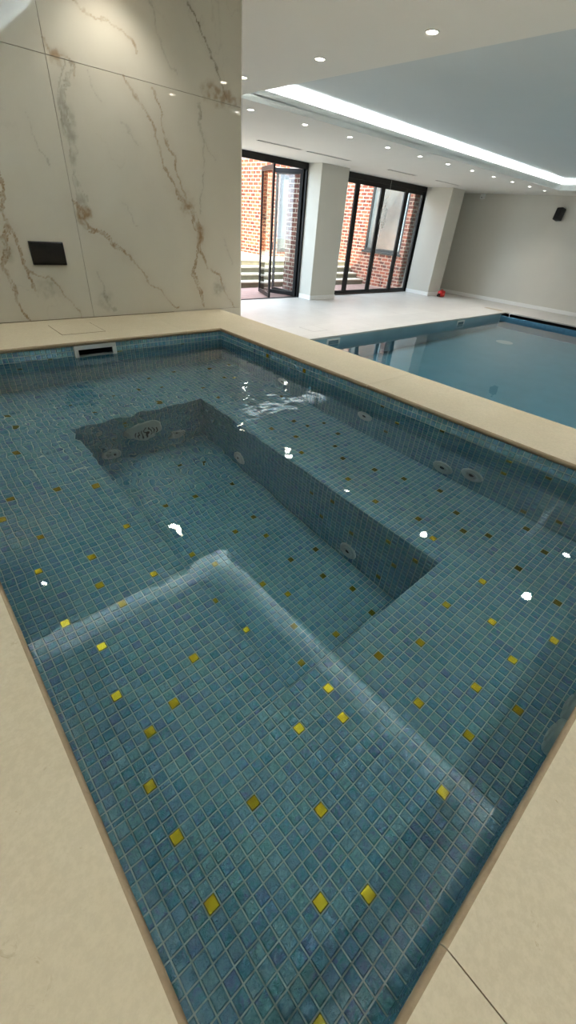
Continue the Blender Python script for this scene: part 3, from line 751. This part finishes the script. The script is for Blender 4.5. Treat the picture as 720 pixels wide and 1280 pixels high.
for o in pool.children_recursive: o.cycles.is_caustics_receiver = True
# ------------------------------------------------------------------ lights in the ceiling
def downlight(x, y, label, group, warm, power, spread=115, near=False):
    o = empty('downlight', (x, y, ZCEIL), label, 'downlight', group)
    Mx = Matrix.Translation((x, y, ZCEIL))
    MB().lathe([(0.034, -0.0005), (0.046, -0.0005), (0.046, -0.004), (0.041, -0.007), (0.035, -0.005), (0.034, -0.0005)], 28, Mx).build('trim_ring', M_WPLAS, o, True)
    MB().lathe([(0, -0.0022), (0.034, -0.0022), (0.034, -0.0005)], 28, Mx).build('lens', M_LAMPW if warm else M_LAMPC, o)
    L = bpy.data.lights.new('downlight_lamp', 'SPOT'); L.energy = power; L.spot_size = math.radians(spread); L.spot_blend = 0.85 if spread != 118 else 0.6
    L.shadow_soft_size = 0.034; L.color = (1.0, 0.92, 0.81) if warm else (1.0, 0.97, 0.92)
    if near: L.cycles.is_caustics_light = True
    lo = bpy.data.objects.new('downlight_lamp', L); link(lo); lo.parent = o; lo.location = (0, 0, -0.012)
ORD = ['first', 'second', 'third', 'fourth', 'fifth', 'sixth', 'seventh', 'eighth', 'ninth', 'tenth', 'eleventh', 'twelfth']
PWR = 26
for k in range(11):
    x = 4.099+k*0.9036
    where = 'nearest the marble wall' if k == 0 else ('farthest from the marble wall' if k == 10 else 'counting from the marble wall')
    downlight(x, 5.485, f'{ORD[k]} recessed downlight in the long row beside the windows, {where}', 'downlights along the window side', False, PWR, near=True)
for k in range(5):
    y = 0.335+k*1.022
    lab = ['at its far blind end', 'one step short of the end', 'largest in view, top centre right', 'left of the largest one', 'at the marble wall edge'][k]
    downlight(3.21, y, f'recessed downlight in ceiling strip between spa and pool, {lab}', 'downlights between spa and pool', True, PWR*1.75, near=True)
for k in range(11):
    downlight(4.107+k*0.9036, 0.325, f'{ORD[k]} recessed downlight along the blind side of the pool coffer', 'downlights along the blind side', False, PWR, near=True)
for k, x in enumerate((-0.96, 0.185, 1.33)):
    downlight(x, 2.80, f'{ORD[k]} warm downlight washing the marble wall, counted from the left', 'downlights washing the marble', True, 6.5, 118, near=True)
for k, x in enumerate((-0.96, 0.185, 1.33)):
    downlight(x, -0.46, f'{ORD[k]} warm downlight behind the viewer over the near coping', 'downlights over the near coping', True, 9.5, 110, near=True)
for k, y in enumerate((0.35, 1.40)):
    downlight(-0.58, y, f'{ORD[k]} warm downlight left of the spa coffer, counted from the viewer', 'downlights over the left coping', True, 6, 110, near=True)

def led(x0, x1, y0, y1, label, power):
    """LED tape on the cove ledge, shining up the back of the cove"""
    zs = ZCEIL+LIP-0.055; s = SET*0.55
    o = empty('led_strip', ((x0+x1)/2, (y0+y1)/2, zs), label, 'led strip')
    m = MB()
    runs = (((x0-s, y0-s), (x1+s, y0-s), 0, -1), ((x0-s, y1+s), (x1+s, y1+s), 0, 1), ((x0-s, y0-s), (x0-s, y1+s), -1, 0), ((x1+s, y0-s), (x1+s, y1+s), 1, 0))
    tot = 2*((x1-x0)+(y1-y0))
    for a, b, nx, ny in runs:
        lx, ly = abs(b[0]-a[0]), abs(b[1]-a[1])
        m.box((a[0]-0.006, a[1]-0.006, zs), (b[0]+0.006, b[1]+0.006, zs+0.004))
        L = bpy.data.lights.new('led_lamp', 'AREA'); L.shape = 'RECTANGLE'; L.size = max(lx, 0.02); L.size_y = max(ly, 0.02)
        L.energy = power*(lx+ly)/tot; L.color = (0.86, 0.94, 1.0)
        lo = bpy.data.objects.new('led_lamp', L); link(lo); lo.parent = o
        lo.location = ((a[0]+b[0])/2-o.location[0], (a[1]+b[1])/2-o.location[1], 0.010); lo.rotation_euler = (math.pi, 0, 0)
    m.build('tape', M_LED, o)
led(TX0, TX1, TY0, TY1, 'white LED tape glowing in the cove around the pool coffer', 72)
led(QX0, QX1, QY0, QY1, 'white LED tape glowing in the cove around the spa coffer', 135)

for k, (xa, xb, wd) in enumerate(((5.63, 6.60, 'left of the pair above the open doors'), (6.78, 7.92, 'right of the pair above the open doors'), (9.22, 10.22, 'above the closed doors, left'), (11.14, 12.20, 'above the closed doors, right'))):
    v = empty('air_vent', ((xa+xb)/2, 7.30, ZCEIL), f'thin dark linear air slot in the ceiling {wd}', 'vent', 'linear air slots')
    MB().box((xa, 7.265, ZCEIL-0.003), (xb, 7.335, ZCEIL+0.004), 0.001).build('slot', M_DARK, v)
    fr = MB(); fr.box((xa-0.012, 7.253, ZCEIL-0.005), (xb+0.012, 7.265, ZCEIL+0.002)); fr.box((xa-0.012, 7.335, ZCEIL-0.005), (xb+0.012, 7.347, ZCEIL+0.002)); fr.box((xa, 7.296, ZCEIL-0.005), (xb, 7.304, ZCEIL-0.002)); fr.build('frame', M_CEIL, v)

# loudspeaker and sensor on the end wall
s = empty('loudspeaker', (14.33, 5.34, 2.25), 'small black loudspeaker angled down on the end wall', 'speaker')
Mx = Matrix.Translation((14.20, 5.34, 2.25)) @ Matrix.Rotation(math.radians(14), 4, 'Y') @ Matrix.Rotation(math.radians(-18), 4, 'Z')
MB().box((-0.085, -0.085, -0.135), (0.085, 0.085, 0.135), 0.018, 3, Mx).build('cabinet', M_BLACK, s, True)
MB().box((-0.092, -0.074, -0.122), (-0.080, 0.074, 0.122), 0.006, 2, Mx).build('grille', M_DARK, s, True)
MB().tube([(14.26, 5.34, 2.27), (14.30, 5.34, 2.29), (14.33, 5.34, 2.29)], 0.018, 10).build('bracket', M_BLACK, s, True)
s = empty('motion_sensor', (14.30, 7.68, 2.58), 'tiny white motion sensor high in the far corner', 'sensor')
MB().box((14.24, 7.62, 2.52), (14.33, 7.74, 2.65), 0.02, 3).build('body', M_WPLAS, s, True)
MB().box((14.234, 7.665, 2.545), (14.245, 7.695, 2.570), 0.004).build('eye', m_plain('sensor_window', srgb(120, 120, 118), 0.3), s)

# red tool on the floor by the second pillar
s = empty('hand_tool', (13.05, 7.52, 0), 'small red plastic tool with black nozzle by far pillar', 'tool')
MB().box((12.99, 7.44, 0.0), (13.23, 7.60, 0.17), 0.05, 4).build('casing', M_RED, s, True)
MB().tube([(13.0, 7.52, 0.05), (12.92, 7.50, 0.055), (12.86, 7.48, 0.05)], [0.045, 0.035, 0.028], 12).build('nozzle', M_BLACK, s, True)
MB().tube([(13.03, 7.52, 0.155), (13.06, 7.52, 0.19), (13.15, 7.52, 0.19), (13.19, 7.52, 0.155)], 0.013, 10).build('handle', M_RED, s, True)
MB().box((13.06, 7.432, 0.05), (13.16, 7.442, 0.11), 0.004).build('badge', m_plain('pale_red_plastic', srgb(222, 110, 96), 0.4), s)

# ------------------------------------------------------------------ glazed doors
FH = 2.54      # underside of the head frame
def leaf(parent, A, B, name='door_leaf', z0=0.02, z1=FH, th=0.045, st=0.075):
    """one glazed leaf standing between plan points A and B"""
    A, B = Vector((A[0], A[1], 0)), Vector((B[0], B[1], 0)); d = B-A; L = d.length; ang = math.atan2(d.y, d.x)
    Mx = Matrix.Translation(A) @ Matrix.Rotation(ang, 4, 'Z')
    m = MB()
    m.box((0, -th/2, z0), (st, th/2, z1), 0.003, 1, Mx); m.box((L-st, -th/2, z0), (L, th/2, z1), 0.003, 1, Mx)
    m.box((st, -th/2, z0), (L-st, th/2, z0+0.085), 0.003, 1, Mx); m.box((st, -th/2, z1-0.085), (L-st, th/2, z1), 0.003, 1, Mx)
    o = m.build(name, M_BLACK, parent)
    MB().box((st, -0.006, z0+0.085), (L-st, 0.006, z1-0.085), 0, 1, Mx).build('pane', M_GLASS, o)
    return o
YD = RY1+0.07
def frame(name, x0, x1):
    m = MB()
    m.box((x0, YD-0.05, FH), (x1, YD+0.05, ZCEIL), 0.003, 1); m.box((x0, YD-0.05, 0), (x0+0.05, YD+0.05, FH), 0.003, 1); m.box((x1-0.05, YD-0.05, 0), (x1, YD+0.05, FH), 0.003, 1)
    m.box((x0, YD-0.05, -0.005), (x1, YD+0.05, 0.012), 0.002, 1)
    return struct(m.build(name, M_BLACK))
d1 = frame('door_1', DX0, DX1); d1['label'] = 'black framed folding glass doors, partly folded open'
Q = (7.50, 9.55)
lf = leaf(d1, (7.13, 8.67), Q); leaf(d1, (8.0, 8.69), (Q[0]+0.05, Q[1]-0.02))
# the rest of the leaves are stacked against the right jamb
leaf(d1, (8.02, 8.72), (8.03, 9.66), st=0.06)
h_ = MB(); h_.box((7.105, 8.60, 1.02), (7.125, 8.625, 1.16), 0.004); h_.build('handle', M_BLACK, lf)
d2 = frame('door_2', EX0, EX1); d2['label'] = 'black framed folding glass doors, all four leaves closed'
for a, b_ in ((8.98, 9.83), (9.83, 10.85), (10.85, 11.90), (11.90, 12.75)):
    leaf(d2, (a+0.004, YD), (b_-0.004, YD))
# loose white cable hanging from the head of the second doors
s = empty('hanging_cable', (10.93, 8.48, 2.64), 'loose loops of white cable hanging at the closed doors', 'cable')
pts = [(10.93, 8.50, 2.652), (10.93, 8.50, 2.45), (10.925, 8.50, 2.30)]
for k in range(110):
    kk = k/109; a = kk*2*math.pi*6.0+1.3
    pts.append((10.83+(0.085+0.02*math.sin(k*1.7))*math.cos(a), 8.50+0.04*math.sin(a*0.7+k), 1.98-0.25*kk+(0.26-0.10*kk)*math.sin(a)+0.02*math.sin(k*2.3)))
pts += [(10.78, 8.50, 1.58), (10.77, 8.50, 1.45)]
MB().tube(pts, 0.0032, 5).build('cord', M_WIRE, s, True)
MB().box((10.757, 8.485, 1.40), (10.783, 8.515, 1.46), 0.005).build('plug', M_WPLAS, s, True)

# ------------------------------------------------------------------ outside
b = MB(); b.box((1.0, RY1+0.25, -0.08), (12.55, 10.25, -0.012)); 
struct(b.build('ground_deck', M_DECK))
dk = MB()
nb = 11
for k in range(nb):
    y0 = RY1+0.12+k*0.142
    dk.box((1.0, y0, -0.02), (12.5, y0+0.136, -0.002), 0.003, 1)
struct(dk.build('ground_deck_boards', M_DECK))
st = empty('garden_steps', (8.0, 10.25, 0), 'four wide stone garden steps rising from the deck', 'steps')
RZ = 0.145
for k in range(4):
    y0 = 10.25+k*0.30
    MB().box((0.5, y0, k*RZ-0.02), (12.52, y0+0.6 if k < 3 else y0+0.55, (k+1)*RZ-0.035)).build('riser', M_STEP, st)
    MB().box((0.5, y0-0.02, (k+1)*RZ-0.035), (12.52, y0+0.32, (k+1)*RZ), 0.006).build('tread', M_TREAD, st)
ZT = 4*RZ
b = MB(); b.box((-4, 11.40, -0.1), (22, 24, ZT-0.001)); struct(b.build('ground_terrace', M_TREAD))

def window_unit(parent, axis, c, a0, a1, z0, z1, fw=0.07, d=-1):
    """a framed window lying in the plane x=c (axis 1) or y=c (axis 0)"""
    def bx(m, u0, u1, w0, w1, n0, n1):
        if axis == 0: m.box((u0, c+n0, w0), (u1, c+n1, w1), 0.004, 1)
        else: m.box((c+n0, u0, w0), (c+n1, u1, w1), 0.004, 1)
    m = MB()
    bx(m, a0, a1, z1-fw, z1, -0.05, 0.03); bx(m, a0, a1, z0, z0+fw, -0.05, 0.03); bx(m, a0, a0+fw, z0+fw, z1-fw, -0.05, 0.03); bx(m, a1-fw, a1, z0+fw, z1-fw, -0.05, 0.03)
    f_ = m.build('window_frame', M_DKFR, parent)
    m = MB(); bx(m, a0+fw, a1-fw, z0+fw, z1-fw, -0.012, 0.0); m.build('pane', M_NGLASS, f_)
    return f_

hs = empty('brick_house', (11.5, 15.5, ZT), 'sunlit orange brick house across the terrace', 'house')
MB().box((4.0, 15.5, ZT-0.02), (14.5, 15.8, 5.5)).build('wall', M_BRICKF, hs)
MB().box((3.5, 14.4, 3.10), (14.5, 15.8, 3.28), 0.01).build('soffit', M_TIMBER, hs)
MB().box((3.5, 14.34, 3.10), (14.5, 14.40, 3.40), 0.01).build('fascia', m_plain('pinkish_fascia', srgb(226, 200, 190), 0.6), hs)
wg = empty('brick_annexe', (12.0, 12.3, ZT), 'brick annexe with a tall dark window beyond the steps', 'house')
MB().box((9.95, 12.20, ZT-0.02), (12.50, 14.3, 3.05)).build('wall', M_BRICKX, wg)
window_unit(wg, 0, 12.19, 10.27, 11.35, 0.72, 2.70, 0.10)
MB().box((10.64, 12.10, ZT), (10.70, 12.16, 2.9), 0.004).build('post', M_TIMBER, wg)
# wing that closes the deck on the right, with its own window
wr = empty('brick_wing', (12.55, 10.4, 0), 'brick wing with a wide window and grey sill right of the deck', 'house')
m = MB()
WXF = 12.56; wy0, wy1, wz0, wz1 = 8.98, 10.42, 0.98, 2.70
m.box((WXF, RY1+0.22, -0.05), (WXF+0.3, wy0, 3.3)); m.box((WXF, wy1, -0.05), (WXF+0.3, 12.4, 3.3)); m.box((WXF, wy0, -0.05), (WXF+0.3, wy1, wz0)); m.box((WXF, wy0, wz1), (WXF+0.3, wy1, 3.3))
m.build('wall', M_BRICKY, wr)
window_unit(wr, 1, WXF+0.06, wy0, wy1, wz0, wz1, 0.07)
MB().box((WXF-0.06, wy0-0.06, wz0-0.06), (WXF+0.06, wy1+0.06, wz0), 0.008).build('sill', M_DKFR, wr)
pr = MB(); pr.box((WXF-0.02, 10.50, 0), (WXF+0.28, 11.0, 3.3)); pr.build('pier', M_BRICKY, wr)
bk = empty('brick_garden_wall', (14.4, 12.2, ZT), 'orange brick wall behind the annexe corner', 'wall')
MB().box((12.86, 12.25, ZT-0.02), (15.5, 12.6, 3.3)).build('masonry', M_BRICKX, bk)
lp = empty('wall_lamp', (12.95, 12.2, 2.75), 'white cylindrical lamp on the brick beyond closed doors', 'lamp')
MB().lathe([(0, 2.62), (0.055, 2.62), (0.06, 2.64), (0.06, 2.84), (0.055, 2.86), (0, 2.86)], 24, Matrix.Translation((12.98, 12.13, 0))).build('shade', M_WPLAS, lp, True)
MB().box((12.95, 12.15, 2.70), (13.01, 12.25, 2.78), 0.004).build('bracket', M_STEEL, lp)
# plum brick pier between the two openings, outside
pp = MB(); pp.box((8.10, RY1+0.26, -0.03), (8.92, 9.30, 3.0)); struct(pp.build('pillar_outside', M_BRICKP), 'plum brick outside pier between the doors')

# ------------------------------------------------------------------ daylight
W = bpy.data.worlds.new('sky'); SC.world = W; W.use_nodes = True
nt = W.node_tree; nt.nodes.clear()
o_ = nt.nodes.new('ShaderNodeOutputWorld'); bg = nt.nodes.new('ShaderNodeBackground')
sky = nt.nodes.new('ShaderNodeTexSky'); sky.sky_type = 'HOSEK_WILKIE'; sky.turbidity = 5.0; sky.ground_albedo = 0.4
sky.sun_direction = Vector((-0.30, -0.55, 0.78)).normalized()
mx = nt.nodes.new('ShaderNodeMix'); mx.data_type = 'RGBA'; mx.inputs[0].default_value = 0.55
nt.links.new(sky.outputs[0], mx.inputs[6]); mx.inputs[7].default_value = (0.74, 0.87, 1.0, 1)
nt.links.new(mx.outputs[2], bg.inputs[0]); bg.inputs[1].default_value = 5.5
nt.links.new(bg.outputs[0], o_.inputs[0])
S = bpy.data.lights.new('sun', 'SUN'); S.energy = 4.2; S.angle = math.radians(1.0); S.color = (1.0, 0.93, 0.82)
so = bpy.data.objects.new('sun', S); link(so); so.location = (0, -5, 12)
so.rotation_euler = Vector((0.30, 0.55, -0.78)).to_track_quat('-Z', 'Y').to_euler()
for x0, x1 in ((DX0, DX1), (EX0, EX1)):       # help the renderer find the daylight (portals give no light of their own)
    L = bpy.data.lights.new('sky_portal', 'AREA'); L.shape = 'RECTANGLE'; L.size = x1-x0; L.size_y = FH
    L.cycles.is_portal = True
    lo = bpy.data.objects.new('sky_portal', L); link(lo); lo.location = ((x0+x1)/2, RY1+0.24, FH/2); lo.rotation_euler = (math.radians(-90), 0, 0)

# ------------------------------------------------------------------ camera
Rm = np.array([[0.750235,-0.657001,0.074142],[-0.339264,-0.478786,-0.809731],[0.567493,0.582334,-0.582099]])   # camera right, down, forward in the room
cd = bpy.data.cameras.new('camera'); cam = bpy.data.objects.new('camera', cd); link(cam)
cd.sensor_fit = 'VERTICAL'; cd.sensor_height = 36.0; cd.sensor_width = 20.25; cd.lens = 509.1/1280*36.0; cd.clip_start = 0.01
mw = Matrix(((Rm[0][0], -Rm[1][0], -Rm[2][0], 0), (Rm[0][1], -Rm[1][1], -Rm[2][1], 0), (Rm[0][2], -Rm[1][2], -Rm[2][2], CAM_Z), (0, 0, 0, 1)))
cam.matrix_world = mw
SC.camera = cam

# ------------------------------------------------------------------ render look
SC.view_settings.view_transform = 'Standard'; SC.view_settings.look = 'None'; SC.view_settings.gamma = 1.0
SC.view_settings.exposure = 1.3; SC.view_settings.use_curve_mapping = False
cy = SC.cycles
cy.max_bounces = 14; cy.diffuse_bounces = 5; cy.glossy_bounces = 6; cy.transmission_bounces = 10; cy.transparent_max_bounces = 12
cy.caustics_refractive = True; cy.caustics_reflective = False; cy.blur_glossy = 0.3
cy.sample_clamp_indirect = 6.0; cy.use_denoising = True
